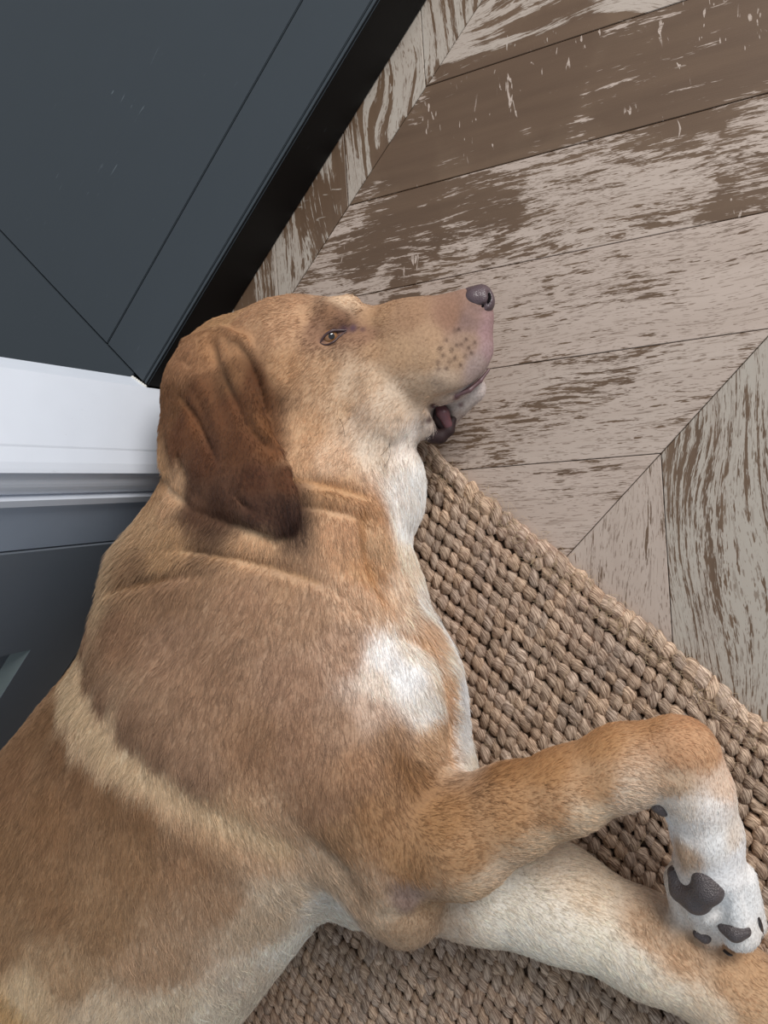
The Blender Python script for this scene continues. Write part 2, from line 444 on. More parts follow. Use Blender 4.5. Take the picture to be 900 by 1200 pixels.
c4 = [(rd * a_ + rn * b_) for a_, b_ in ((.004, .004), (.85, .004), (.85, NROW * PITCH - .004), (.004, NROW * PITCH - .004))]
pl = prism('backing', [tuple(c) for c in (c4 if np.cross(c4[1] - c4[0], c4[2] - c4[1]) > 0 else c4[::-1])], 0.0003, 0.0030, paint('jute_backing', (70, 52, 38), 0.95), rug)
# loose jute fibres standing out of the edge
def fibre_curves(name, P, rads, mat, parent=None, colors=None):
    """P: (n, k, 3) points"""
    n, k, _ = P.shape
    cu = bpy.data.hair_curves.new(name); cu.add_curves([k] * n)
    cu.attributes['position'].data.foreach_set('vector', P.astype(np.float32).ravel())
    a = cu.attributes.get('radius') or cu.attributes.new('radius', 'FLOAT', 'POINT')
    a.data.foreach_set('value', rads.astype(np.float32).ravel())
    if colors is not None:
        a = cu.attributes.new('coat', 'FLOAT_COLOR', 'CURVE')
        a.data.foreach_set('color', colors.astype(np.float32).ravel())
    cu.materials.append(mat)
    o = bpy.data.objects.new(name, cu); COL.objects.link(o)
    if parent: o.parent = parent
    return o
nf = 2600
s = rng.uniform(0, .84, nf); nn = np.where(rng.random(nf) < .45, rng.uniform(-.001, .02, nf), rng.uniform(0, NROW * PITCH, nf))
ang = rng.uniform(0, 2 * np.pi, nf); ln = rng.uniform(.004, .013, nf)
base = rd[None] * s[:, None] + rn[None] * nn[:, None]
P = np.zeros((nf, 4, 3))
for k in range(4):
    a_ = ang + k * rng.normal(0, .25, nf)
    P[:, k, 0] = base[:, 0] + np.cos(a_) * ln * k / 3; P[:, k, 1] = base[:, 1] + np.sin(a_) * ln * k / 3
    P[:, k, 2] = 0.0098 + 0.003 * math.sin(k / 3 * math.pi) * rng.random(nf)
fm = paint('loose_fibre', (188, 164, 132), 0.6)
tag(fibre_curves('loose_fibres', P, np.full((nf, 4), .00012), fm, rug), kind='stuff')

# ================================================================= DOG
# signed distance field sculpt -> one continuous body mesh
class Field:
    def __init__(s, lo, hi, h):
        s.lo = np.array(lo, float); s.h = h
        s.n = np.ceil((np.array(hi) - s.lo) / h).astype(int) + 1
        s.d = np.full(s.n, 0.06, np.float32)
        s.ax = [(s.lo[i] + h * np.arange(s.n[i])).astype(np.float32) for i in range(3)]
    def sl(s, lo, hi):
        a = np.maximum(np.floor((np.array(lo) - s.lo) / s.h).astype(int), 0); b = np.minimum(np.ceil((np.array(hi) - s.lo) / s.h).astype(int) + 1, s.n)
        return tuple(slice(int(p), int(max(q, p))) for p, q in zip(a, b))
    def pts(s, sl):
        return s.ax[0][sl[0]][:, None, None], s.ax[1][sl[1]][None, :, None], s.ax[2][sl[2]][None, None, :]
    def comb(s, sl, v, k, mode='add'):
        a = s.d[sl]
        if a.size == 0: return
        if mode == 'add':
            hh = np.maximum(k - np.abs(a - v), 0) / k; s.d[sl] = np.minimum(a, v) - hh * hh * k * 0.25
        else:
            v = -v; hh = np.maximum(k - np.abs(a - v), 0) / k; s.d[sl] = np.maximum(a, v) + hh * hh * k * 0.25
    def cap(s, A, B, ra, rb, sz=1.0, k=0.02, mode='add'):
        A = np.array(A, float); B = np.array(B, float); r = max(ra, rb); m = r + k + 0.03
        sl = s.sl(np.minimum(A, B) - m, np.maximum(A, B) + m); X, Y, Z = s.pts(sl)
        zc = (A[2] + B[2]) / 2; Z = (Z - zc) / sz; az = (A[2] - zc) / sz; bz = (B[2] - zc) / sz
        dx, dy, dz = B[0] - A[0], B[1] - A[1], bz - az; L = dx * dx + dy * dy + dz * dz + 1e-12
        t = np.clip(((X - A[0]) * dx + (Y - A[1]) * dy + (Z - az) * dz) / L, 0, 1)
        q = np.sqrt((X - A[0] - t * dx) ** 2 + (Y - A[1] - t * dy) ** 2 + (Z - az - t * dz) ** 2) - (ra + (rb - ra) * t)
        s.comb(sl, q.astype(np.float32), k, mode)
    def normalize(s):
        gx, gy, gz = np.gradient(s.d, s.h)
        g = np.sqrt(gx * gx + gy * gy + gz * gz); s.d /= np.clip(g, 0.35, 3.0)
    def sample(s, P):
        q = (np.asarray(P) - s.lo) / s.h; q = np.clip(q, 0, np.array(s.n) - 1.001); i = np.floor(q).astype(int); f = q - i
        out = 0
        for a in (0, 1):
            for b in (0, 1):
                for c in (0, 1):
                    wgt = (f[..., 0] if a else 1 - f[..., 0]) * (f[..., 1] if b else 1 - f[..., 1]) * (f[..., 2] if c else 1 - f[..., 2])
                    out = out + wgt * s.d[i[..., 0] + a, i[..., 1] + b, i[..., 2] + c]
        return out
    def grad(s, P, e=None):
        e = e or s.h; g = np.zeros(np.shape(P))
        for i in range(3):
            o = np.zeros(3); o[i] = e; g[..., i] = s.sample(P + o) - s.sample(P - o)
        return g / (np.linalg.norm(g, axis=-1, keepdims=True) + 1e-9)
    def surf(s, px, py, off=0.0):
        """point where the ray of a photograph position meets the body"""
        d = ray(px, py); t = np.arange(0.30, 1.6, 0.001); P = CAM + d * t[:, None]; P = P[P[:, 2] > s.lo[2]]
        v = s.sample(P); i = np.argmax(v < 0)
        if v[i] >= 0:
            i = int(np.argmin(v))
        return P[i] - d * off
    def stroke(s, pts, w, dep, taper=True, world=False, step=0.0015):
        """groove (dep > 0) or ridge (dep < 0) along a line on the surface"""
        P = [np.array(p) for p in pts] if world else [s.surf(*p) for p in pts]
        Q = []
        for a, b in zip(P[:-1], P[1:]):
            n = max(2, int(np.linalg.norm(b - a) / step)); Q += [a + (b - a) * i / n for i in range(n)]
        Q.append(P[-1]); Q = np.array(Q); m = len(Q)
        lo = Q.min(0) - 3 * w; hi = Q.max(0) + 3 * w; sl = s.sl(lo, hi); X, Y, Z = s.pts(sl)
        best = np.full(s.d[sl].shape, -1.0, np.float32) * 0
        for i, q in enumerate(Q):
            amp = (math.sin(math.pi * (i + 0.5) / m) ** 0.5) if taper else 1.0
            l2 = s.sl(q - 2.6 * w, q + 2.6 * w); x, y, z = s.pts(l2)
            g = amp * np.exp(-((x - q[0]) ** 2 + (y - q[1]) ** 2 + (z - q[2]) ** 2) / (w * w))
            off = tuple(slice(l.start - k.start, l.stop - k.start) for l, k in zip(l2, sl))
            if min(o.start for o in off) < 0 or any(o.stop > n_ for o, n_ in zip(off, best.shape)):
                l2 = tuple(slice(max(l.start, k.start), min(l.stop, k.stop)) for l, k in zip(l2, sl)); x, y, z = s.pts(l2)
                g = amp * np.exp(-((x - q[0]) ** 2 + (y - q[1]) ** 2 + (z - q[2]) ** 2) / (w * w))
                off = tuple(slice(l.start - k.start, l.stop - k.start) for l, k in zip(l2, sl))
            np.maximum(best[off], g, out=best[off])
        s.d[sl] += dep * best
    def mesh(s):
        """surface nets"""
        d = s.d; nx, ny, nz = d.shape; ins = d < 0
        c = np.zeros((nx - 1, ny - 1, nz - 1), np.uint8)
        for a in (0, 1):
            for b in (0, 1):
                for e in (0, 1): c += ins[a:nx - 1 + a, b:ny - 1 + b, e:nz - 1 + e]
        cells = np.argwhere((c > 0) & (c < 8)); idx = np.full(c.shape, -1, np.int32)
        idx[cells[:, 0], cells[:, 1], cells[:, 2]] = np.arange(len(cells))
        acc = np.zeros((len(cells), 3)); cnt = np.zeros(len(cells))
        cor = [(a, b, e) for a in (0, 1) for b in (0, 1) for e in (0, 1)]
        dv = {k: d[cells[:, 0] + k[0], cells[:, 1] + k[1], cells[:, 2] + k[2]] for k in cor}
        for p in cor:
            for ax in range(3):
                if p[ax]: continue
                q = list(p); q[ax] = 1; q = tuple(q); da, db = dv[p], dv[q]; m = (da < 0) != (db < 0)
                t = np.where(m, da / np.where(m, da - db, 1), 0)
                pt = np.tile(np.array(p, float), (len(cells), 1)); pt[:, ax] = t
                acc[m] += pt[m]; cnt[m] += 1
        v = (cells + acc / cnt[:, None]) * s.h + s.lo
        faces = []
        for ax in range(3):
            o1, o2 = [(1, 2), (2, 0), (0, 1)][ax]
            a = [slice(0, n_) for n_ in d.shape]; b = list(a); a[ax] = slice(0, d.shape[ax] - 1); b[ax] = slice(1, d.shape[ax])
            sg = ins[tuple(a)] != ins[tuple(b)]; e = np.argwhere(sg)
            ok = (e[:, o1] > 0) & (e[:, o2] > 0) & (e[:, o1] < d.shape[o1] - 1) & (e[:, o2] < d.shape[o2] - 1); e = e[ok]
            fl = ins[e[:, 0], e[:, 1], e[:, 2]]
            def cell(u, w_):
                q = e.copy(); q[:, o1] += u; q[:, o2] += w_; return idx[q[:, 0], q[:, 1], q[:, 2]]
            f = np.stack([cell(-1, -1), cell(0, -1), cell(0, 0), cell(-1, 0)], 1)
            f[~fl] = f[~fl][:, ::-1]; faces.append(f)
        f = np.concatenate(faces); f = f[(f >= 0).all(1)]
        return v, f

def rad(r, P): return r * depth(P) / F
VOX = 0.0021
fld = Field((-1.42, -0.36, -0.01), (0.02, 0.545, 0.25), VOX)
def cp(a, b, sz=1.0, k=0.02, mode='add'):
    """tapered limb between two (px, py, z, radius px) joints"""
    A = W(a[0], a[1], a[2]); B = W(b[0], b[1], b[2])
    fld.cap(A, B, rad(a[3], A), rad(b[3], B), sz, k, mode)
def chain(pts, sz=1.0, k=0.02):
    for a, b in zip(pts[:-1], pts[1:]): cp(a, b, sz, k)

# trunk
B0 = W(262, 878, .100); B1 = W(70, 1115, .102)
ax_ = (B1 - B0) / np.linalg.norm(B1 - B0)
fld.cap(B0, B1, rad(207, B0), rad(212, B1), 0.70, 0.03)
B2 = B1 + ax_ * 0.22; B3 = B2 + ax_ * 0.16
fld.cap(B1, B2, rad(212, B1), 0.128, 0.72, 0.03)
fld.cap(B2, B3, 0.122, 0.105, 0.82, 0.03)
side = np.array([ax_[1], -ax_[0], 0]);
if (side @ np.array([1.0, -1.0, 0])) < 0: side = -side
# hind quarters (outside the frame)
fld.cap(B3 + (0, 0, .01), B3 + side * 0.13 - ax_ * 0.02 + (0, 0, .01), 0.085, 0.055, 0.8, 0.03)
fld.cap(B3 + side * 0.13 - ax_ * 0.02, B3 + side * 0.20 + ax_ * 0.09 - (0, 0, .03), 0.045, 0.028, 1, 0.02)
# shoulders, neck
chain([(300, 800, .105, 178), (312, 715, .098, 170), (326, 610, .088, 148), (322, 545, .082, 126)], 0.66, 0.03)
cp((225, 740, .095, 118), (262, 860, .10, 150), .8, .04)
cp((400, 700, .085, 88), (446, 800, .085, 86), .85, .03)
cp((446, 800, .080, 84), (480, 905, .075, 80), .85, .03)
cp((250, 590, .08, 58), (214, 668, .085, 74), .9, .03)
# shoulder blade and upper arm stand proud of the ribs
cp((250, 775, .128, 95), (345, 835, .135, 105), .62, .03)
cp((345, 835, .132, 112), (425, 935, .132, 100), .60, .03)
cp((400, 900, .130, 92), (462, 1035, .118, 62), .8, .025)
# lower foreleg
chain([(430, 1000, .052, 80), (560, 1030, .050, 64), (650, 1055, .047, 60), (760, 1108, .044, 53), (850, 1155, .040, 50), (960, 1205, .036, 44), (1050, 1240, .032, 42)], .92, .02)
chain([(1050, 1240, .032, 40), (1100, 1225, .028, 46), (1150, 1215, .024, 40)], .8, .012)
# elbow and upper foreleg
cp((462, 1030, .112, 56), (478, 1076, .108, 31), 1, .02)
chain([(470, 980, .118, 72), (535, 980, .118, 64), (600, 950, .112, 50), (665, 926, .108, 45), (730, 898, .104, 44), (792, 886, .098, 45)], 1, .014)
chain([(796, 890, .098, 46), (815, 928, .092, 40), (828, 975, .084, 37), (835, 1018, .077, 37)], 1, .010)
# paw
cp((824, 1014, .074, 34), (828, 1048, .068, 34), 1, .006)
cp((846, 1030, .078, 28), (866, 1090, .066, 23), 1, .0035)
cp((864, 1030, .070, 22), (884, 1082, .058, 14), 1, .0035)
cp((820, 1044, .070, 25), (832, 1088, .056, 20), 1, .0035)
cp((804, 1032, .062, 24), (806, 1070, .050, 19), 1, .0035)
# skull, cheeks, throat
cp((285, 458, .085, 90), (348, 432, .092, 82), .78, .025)
cp((345, 432, .090, 80), (395, 412, .082, 58), .80, .02)
cp((250, 470, .078, 62), (300, 520, .08, 80), .8, .03)
cp((370, 480, .080, 84), (432, 478, .080, 62), .80, .025)
cp((420, 520, .072, 56), (446, 556, .064, 50), .85, .02)
cp((440, 575, .062, 50), (452, 590, .062, 42), .85, .02)
cp((425, 640, .072, 36), (450, 690, .072, 40), .85, .018)
# muzzle
cp((420, 420, .083, 54), (480, 402, .079, 47), .86, .02)
cp((480, 400, .079, 45), (546, 372, .073, 33), .86, .016)
cp((455, 440, .079, 50), (520, 428, .075, 42), .84, .016)
cp((515, 425, .076, 42), (545, 412, .071, 33), .9, .014)
cp((440, 480, .072, 42), (496, 488, .066, 22), .9, .018)
fld.normalize()
# lower jaw
cp((470, 498, .055, 24), (520, 486, .051, 17), .9, .008)
cp((520, 486, .051, 17), (553, 456, .052, 17), .9, .006)

# brow, stop, eye socket
cp((384, 372, .112, 22), (408, 362, .106, 16), .7, .014)
fld.stroke([(425, 372), (434, 384), (440, 402)], .008, .0030)
fld.stroke([(378, 401), (388, 394), (402, 387), (416, 385)], .0058, .0052)
fld.stroke([(366, 392), (374, 380), (392, 373), (412, 374)], .0045, -.0016)
fld.stroke([(372, 412), (392, 411), (414, 402)], .005, -.0014)
fld.stroke([(352, 388), (362, 372), (380, 364)], .005, .0014)
# cheek modelling
fld.stroke([(425, 440), (432, 470), (446, 500), (470, 520)], .010, -.0022)
fld.stroke([(440, 430), (462, 452), (478, 470), (488, 500)], .009, .0024)
fld.stroke([(398, 480), (412, 492), (418, 512)], .006, .0014)
fld.stroke([(452, 512), (458, 522), (452, 532)], .004, .0016)
fld.stroke([(486, 505), (470, 520), (462, 540)], .008, .003)
# lips: the slit of the mouth and its open corner
fld.stroke([(579, 424), (566, 441), (549, 456), (528, 463), (512, 468), (504, 478)], .0030, .0100, False)
q = fld.surf(518, 484); q2 = fld.surf(524, 494)
fld.cap(q, q2, .0085, .0060, 1, .003, 'cut')
q = fld.surf(507, 478); fld.cap(q, fld.surf(514, 500), .0045, .0045, 1, .003, 'cut')
fld.stroke([(500, 470), (498, 488), (503, 505), (510, 514)], .0040, -.0030)
fld.stroke([(496, 445), (508, 440), (530, 447)], .006, -.0014)
# nostril area step
fld.stroke([(548, 360), (560, 367), (572, 366)], .003, .002)

# ---- ear: a folded flap laid over cheek and neck
ear_ctl = [
    [(218, 400, 0), (238, 392, 1), (258, 386, 2), (274, 392, 4), (288, 402, 2)],
    [(202, 432, 1), (226, 432, 4), (254, 436, 2), (276, 432, 9), (296, 440, 3)],
    [(193, 478, 3), (220, 484, 10), (246, 488, 4), (280, 476, 12), (308, 490, 6)],
    [(192, 520, 4), (216, 528, 11), (246, 530, 8), (288, 520, 15), (322, 530, 10)],
    [(196, 552, 3), (226, 560, 8), (258, 562, 12), (298, 560, 12), (336, 552, 12)],
    [(212, 576, 3), (244, 582, 6), (276, 584, 12), (310, 588, 9), (342, 580, 12)],
    [(238, 592, 3), (264, 600, 5), (290, 604, 9), (318, 608, 8), (345, 603, 9)],
    [(282, 606, 2), (296, 613, 4), (310, 618, 6), (326, 622, 6), (341, 615, 6)]]
nr, ncx = len(ear_ctl), 5
EP = np.zeros((nr, ncx, 3))
zf = {}
for i in range(nr):
    for j in range(ncx):
        px, py, off = ear_ctl[i][j]
        p = fld.surf(px, py); EP[i, j] = p - ray(px, py) * (off * .001)
# smooth base heights along each column so the flap hangs instead of clinging
Z = EP.copy()
for it in range(1):
    Z[1:-1] = EP[1:-1] * .6 + (EP[:-2] + EP[2:]) * .2
keepz = EP[..., 2].copy(); EP[..., 2] = np.maximum(Z[..., 2], keepz - .004)
def cr(P, t):
    n_ = len(P) - 1; t = min(max(t, 0), n_ - 1e-6); i = int(t); f = t - i
    a, b, c, d_ = P[max(i - 1, 0)], P[i], P[i + 1], P[min(i + 2, n_)]
    return 0.5 * ((2 * b) + (c - a) * f + (2 * a - 5 * b + 4 * c - d_) * f * f + (3 * b - a - 3 * c + d_) * f ** 3)
EU, EV = 110, 76
ear_d = np.full(fld.d.shape, .05, np.float32); body_d = fld.d; fld.d = ear_d
alo, ahi = EP.reshape(-1, 3).min(0) - .02, EP.reshape(-1, 3).max(0) + .02
for i in range(EU):
    u = i / (EU - 1) * (nr - 1)
    rowp = np.array([cr(EP[:, j], u) for j in range(ncx)])
    for j in range(EV):
        v = j / (EV - 1) * (ncx - 1); c = cr(rowp, v)
        th = 0.0032 + (0.0014 if j > EV - 9 else 0)
        sl = fld.sl(c - .012, c + .010); X, Y, Zz = fld.pts(sl)
        for dz in ((0, .0045) if i < EU - 16 and 8 < j < EV - 12 else (0,)):
          np.minimum(ear_d[sl], (np.sqrt((X - c[0]) ** 2 + (Y - c[1]) ** 2 + (Zz - c[2] + dz) ** 2) - th).astype(np.float32), out=ear_d[sl])
fld.d = body_d
sl = fld.sl(alo, ahi); fld.comb(sl, ear_d[sl], .005); del ear_d
# ear folds
fld.stroke([(246, 404), (250, 414), (253, 423), (249, 428)], .0052, .0085)
fld.stroke([(280, 403), (288, 418), (293, 433), (300, 452), (306, 470), (311, 484)], .0046, .0060)
fld.stroke([(258, 398), (262, 412), (270, 432), (280, 452), (290, 470)], .0050, -.0042)
fld.stroke([(270, 392), (284, 396), (296, 412), (308, 438), (316, 470), (320, 496)], .0042, -.0042)
fld.stroke([(262, 440), (272, 466), (284, 492), (300, 515), (322, 530), (334, 545)], .0036, .0046)
fld.stroke([(296, 478), (304, 500), (318, 516), (334, 534)], .0036, -.0030)
fld.stroke([(210, 462), (220, 478), (230, 494), (240, 516), (252, 542)], .0042, .0058)
fld.stroke([(228, 440), (240, 462), (252, 490), (262, 520)], .0065, -.0036)
fld.stroke([(207, 532), (212, 546), (219, 562)], .0036, .0036)
fld.stroke([(268, 568), (276, 584), (290, 598), (300, 606)], .0055, .0030)
fld.stroke([(290, 530), (304, 560), (318, 590)], .0090, -.0022)
fld.stroke([(204, 415), (222, 428), (240, 430)], .0050, .0016)
fld.stroke([(196, 500), (202, 530), (206, 555)], .0050, -.0018)

# ---- folds of the neck, muscles
fld.stroke([(344, 560), (372, 566), (404, 574), (430, 584)], .0048, .0080)
fld.stroke([(350, 578), (392, 584), (424, 594), (440, 600)], .0080, -.0026)
fld.stroke([(352, 592), (392, 598), (420, 606), (428, 622)], .0045, .0030)
fld.stroke([(428, 606), (426, 640), (436, 672), (450, 700)], .0060, .0070)
fld.stroke([(446, 610), (444, 645), (456, 680)], .0110, -.0045)
fld.stroke([(210, 642), (262, 650), (320, 664), (368, 680), (402, 700)], .0052, .0052)
fld.stroke([(200, 626), (262, 632), (330, 645), (390, 668)], .010, -.0016)
fld.stroke([(130, 690), (160, 682), (196, 676), (240, 672)], .0070, .0045)
fld.stroke([(405, 705), (430, 728), (440, 745)], .008, .0028)
fld.stroke([(190, 556), (200, 574), (222, 592)], .006, .003)
fld.stroke([(462, 742), (500, 760), (520, 800), (528, 850), (530, 890)], .0060, .0045)
fld.stroke([(500, 725), (530, 775), (548, 840), (556, 890)], .0110, -.0020)
fld.stroke([(440, 860), (455, 880), (462, 905)], .009, .0035)
fld.stroke([(440, 780), (475, 770), (505, 800), (515, 850)], .014, -.0030)
# line behind the shoulder
fld.stroke([(84, 762), (100, 820), (135, 872), (190, 925), (260, 965), (340, 1000), (400, 1030)], .017, .0052)
fld.stroke([(360, 980), (400, 1020), (425, 1062)], .010, .0050)
fld.stroke([(285, 858), (280, 880), (284, 900)], .006, .0014)
# forearm tendons, elbow
fld.stroke([(520, 1010), (580, 985), (650, 960), (720, 925)], .012, -.0018)
fld.stroke([(455, 1058), (478, 1062), (500, 1056)], .008, -.0022)
fld.stroke([(470, 905), (520, 915), (560, 912)], .012, .0026)
fld.stroke([(500, 1080), (540, 1048), (600, 1012)], .008, .0012)
fld.stroke([(770, 905), (800, 912), (826, 905)], .007, .0016)
fld.stroke([(785, 870), (815, 880)], .009, -.0014)
fld.stroke([(722, 1085), (790, 1120), (850, 1165)], .005, .0020)
fld.stroke([(845, 1062), (852, 1080), (858, 1105)], .0035, .0024)
fld.stroke([(870, 1040), (876, 1065), (884, 1090)], .0032, .0022)

fld.stroke([(792, 1056), (808, 1070), (828, 1074), (846, 1064), (852, 1048)], .0042, .0050)
fld.stroke([(816, 1074), (826, 1092), (838, 1108)], .0030, .0055)
fld.stroke([(846, 1066), (844, 1084), (846, 1102)], .0028, .0040)
fld.stroke([(800, 985), (803, 1005), (806, 1022)], .0050, -.0028)
# rest on the floor and the rug
X, Y, Zz = fld.pts((slice(None),) * 3)
rx = (X - RO[0]) * rn[0] + (Y - RO[1]) * rn[1]; ry = (X - RO[0]) * rd[0] + (Y - RO[1]) * rd[1]
flat = np.where((rx > 0) & (ry > 0) & (ry < .86) & (rx < NROW * PITCH), np.float32(.0118), np.float32(.0012)).astype(np.float32)
fld.d = np.maximum(fld.d, flat - Zz).astype(np.float32)
# it leans against the casing and the hearth without entering them
yy = fld.ax[1]; xx = fld.ax[0]
ii = int((XC + .004 - fld.lo[0]) / VOX); jj = int((YB - .003 - fld.lo[1]) / VOX); fld.d[:ii, jj:, :] = np.maximum(fld.d[:ii, jj:, :], .001)
m_ = (yy > YE - .003); fld.d[:, m_, :int((HS + .012) / VOX)] = np.maximum(fld.d[:, m_, :int((HS + .012) / VOX)], .001)

bv, bf = fld.mesh()
# keep the main body only and relax it slightly
def relax(v, f, it, lam=0.5):
    e = np.concatenate([f[:, [0, 1]], f[:, [1, 2]], f[:, [2, 3]], f[:, [3, 0]]]); e = np.concatenate([e, e[:, ::-1]])
    cnt = np.bincount(e[:, 0], minlength=len(v))[:, None]
    for _ in range(it):
        s_ = np.stack([np.bincount(e[:, 0], weights=v[e[:, 1], k], minlength=len(v)) for k in range(3)], 1)
        v = v + lam * (s_ / np.maximum(cnt, 1) - v)
    return v
bv = relax(bv, bf, 2, .5)
print('body verts', len(bv))

# ---- coat colours: the dog's markings, with some fold shade painted in (photo position -> point on the coat)
CC = [
 (388,368,140,102,72),(396,374,128,92,68),(372,384,150,112,84),(300,368,188,146,106),(350,372,194,152,112),(405,350,214,182,146),(440,372,176,138,100),(480,372,160,124,92),(500,395,176,142,108),(528,372,150,112,88),(548,378,140,112,102),
 (572,388,160,128,128),(574,410,164,136,136),(560,430,168,148,140),(545,400,158,130,108),(530,420,172,142,112),(500,420,184,150,114),(520,446,190,166,140),(492,455,200,172,140),(470,415,188,152,114),
 (440,410,182,144,106),(430,392,150,112,84),(430,440,208,178,144),(460,470,216,192,164),(440,520,226,206,182),(475,520,240,226,212),(490,560,250,244,236),(470,580,248,238,228),(480,610,250,244,236),
 (405,480,206,172,134),(380,440,196,158,118),(360,500,200,160,118),(330,430,194,150,106),(330,390,194,152,112),(350,540,204,164,122),(390,540,216,184,150),(410,450,214,184,150),(420,490,214,188,160),
 (220,420,170,124,84),(260,375,186,146,100),(205,470,168,118,76),(240,400,168,122,80),(230,470,150,100,64),(212,505,144,92,56),(240,540,128,82,54),(270,400,172,126,84),(272,440,168,122,82),(268,480,142,92,58),(285,520,132,84,52),
 (300,560,116,72,48),(325,600,98,64,48),(260,585,120,82,60),(230,585,140,100,74),(300,600,100,66,50),(338,560,120,74,46),(320,530,150,98,60),(303,470,128,82,48),(300,445,120,74,42),(310,500,150,100,60),(338,605,84,54,42),(192,560,192,152,108),(205,580,204,166,124),
 (180,610,208,172,128),(140,640,212,182,142),(125,690,206,176,136),(200,640,202,164,118),(300,640,212,172,128),(390,575,198,154,108),(400,620,212,170,128),(430,600,206,162,116),(440,640,212,176,134),(430,670,206,160,112),(450,700,226,192,156),(420,700,214,178,142),
 (470,690,232,206,178),(495,700,246,234,222),(480,660,240,222,200),(160,675,178,142,104),(200,690,178,140,104),(300,700,184,146,112),(360,720,188,152,118),(400,760,192,158,128),(330,680,192,154,116),
 (475,790,255,252,248),(455,770,250,244,238),(500,830,246,238,228),(440,800,234,218,202),(430,830,206,180,156),(480,760,240,226,210),(515,780,248,236,220),(520,740,250,244,238),(500,745,224,190,154),(522,800,226,196,162),(540,800,250,248,246),(515,860,212,180,142),(500,880,196,160,120),(545,850,250,248,244),(560,890,238,228,212),
 (200,750,180,144,112),(140,740,172,134,100),(250,800,172,136,104),(350,800,176,140,110),(300,870,170,132,98),(350,870,172,134,102),(400,850,176,142,112),(420,900,174,134,98),(460,870,172,136,102),(470,895,152,112,74),(490,910,152,112,72),(440,960,168,126,84),(380,940,172,134,100),(400,980,176,138,98),
 (480,1010,172,130,86),(475,1085,190,158,122),(478,1055,158,132,116),(520,960,166,122,76),(500,1060,186,150,110),(450,1070,206,180,148),(430,1045,200,170,136),(545,1000,178,136,92),
 (600,900,166,120,72),(640,900,178,130,80),(700,870,182,134,84),(760,845,186,138,90),(800,842,192,144,100),(600,950,180,136,90),(640,950,188,146,102),(700,920,192,150,106),(640,985,214,186,150),(580,1030,212,186,154),(690,960,218,192,158),(560,1050,206,178,142),(740,935,220,196,168),
 (800,880,192,146,104),(830,880,196,152,110),(845,920,222,194,168),(790,920,206,176,142),(800,945,226,212,196),(835,950,238,230,222),(780,960,238,234,230),(810,980,236,228,220),(840,990,240,238,234),(802,1000,204,174,142),(850,1030,242,240,238),(865,1000,240,238,236),(870,1060,240,240,238),(870,1112,236,232,226),(830,1075,236,232,226),(800,1070,228,220,210),(860,985,220,206,190),
 (90,785,222,194,154),(78,765,210,176,130),(105,830,222,194,156),(125,850,222,194,156),(160,905,214,184,146),(200,930,208,176,138),(260,960,204,170,130),(320,985,206,174,138),(380,1015,210,184,152),
 (66,800,176,138,100),(60,840,156,118,80),(72,882,152,114,78),(95,912,152,114,78),(128,936,156,118,80),(165,958,160,122,84),(100,752,168,132,100),(106,790,162,128,96),(118,822,160,126,96),(150,852,162,128,98),(185,878,164,130,100),(225,905,168,134,104),(84,818,222,196,156),(92,862,220,192,154),(120,895,218,190,152),
 (50,850,160,122,84),(20,900,166,126,88),(60,950,166,126,86),(110,920,172,132,92),(150,1000,172,134,94),(60,1050,172,134,94),(120,1080,178,142,102),(220,1010,180,142,104),(250,1050,190,156,120),(180,1130,200,168,132),(80,1140,196,164,124),(30,1165,220,196,158),(10,1190,204,170,118),(120,1190,224,204,174),
 (330,1050,220,200,172),(385,1050,240,230,216),(300,1080,214,192,162),(340,1110,240,230,214),(290,1150,228,212,190),(240,1190,232,218,196),(200,1180,222,204,176),(0,1000,168,130,90),(0,1100,178,142,102),
 (548,476,198,186,176),(560,460,200,188,180),(538,488,176,160,148),(568,446,198,186,180),
 (600,1060,240,230,212),(650,1090,238,228,210),(700,1110,236,226,206),(690,1040,226,206,178),(660,1010,232,214,190),(740,1130,236,224,204),(760,1090,208,176,140),(800,1120,200,166,128),(860,1150,196,158,116),(780,1165,230,214,190),(830,1185,226,206,178),(890,1190,200,164,122),(880,1140,190,152,110)]
# bare, dark places, with brow shadow painted in at the eye corner: (px, py, radius mm, colour)
SPOT = [(392,390,4.0,(84,60,66)),(403,386,4.4,(78,56,66)),(414,385,4.0,(88,64,74)),(378,399,3.0,(110,80,72)),(425,386,2.8,(104,76,70)),
        (506,474,3.2,(96,66,60)),(512,486,8.0,(44,28,32)),(524,494,6.0,(70,44,48)),(503,492,4.0,(96,74,70)),(508,512,6.5,(74,52,52)),(520,508,5,(70,48,50)),
        (548,460,3.0,(120,84,84)),(536,466,4.5,(112,78,80)),(540,474,2.6,(130,104,102)),(560,448,2.6,(142,104,104)),(572,434,2.2,(150,112,112)),
        (478,1058,3.2,(150,122,108))]
WSP = [(523,399),(533,388),(538,386),(516,408),(530,410),(519,417),(527,424),(513,425),(535,405),(541,404),(546,398),(549,408),(523,432),(533,420),(545,418),(552,414),(514,433),(540,428),(556,402)]
def deepen(c):
    """tan fur a little deeper and greyer, pale fur left alone; the ear darkest"""
    x, y, c = c[0], c[1], c[2:]; m = .3 * c[0] + .59 * c[1] + .11 * c[2]
    pale = min(1, max(0, (m - 170) / 50)); k = .14; f = .98 + .02 * pale
    if y < 625 and x < 350 and x + (y - 560) * -.25 < 345 and y > 420 and m < 150: f = .70; k = -.02
    w_ = (1 - pale * .7); return [(v + (m - v) * k) * f * q for v, q in zip(c, (1 + .008 * w_, 1 - .018 * w_, 1 - .018 * w_))]
CP = np.array([fld.surf(c[0], c[1]) for c in CC]); CL = np.array([lin(deepen(c)) for c in CC])
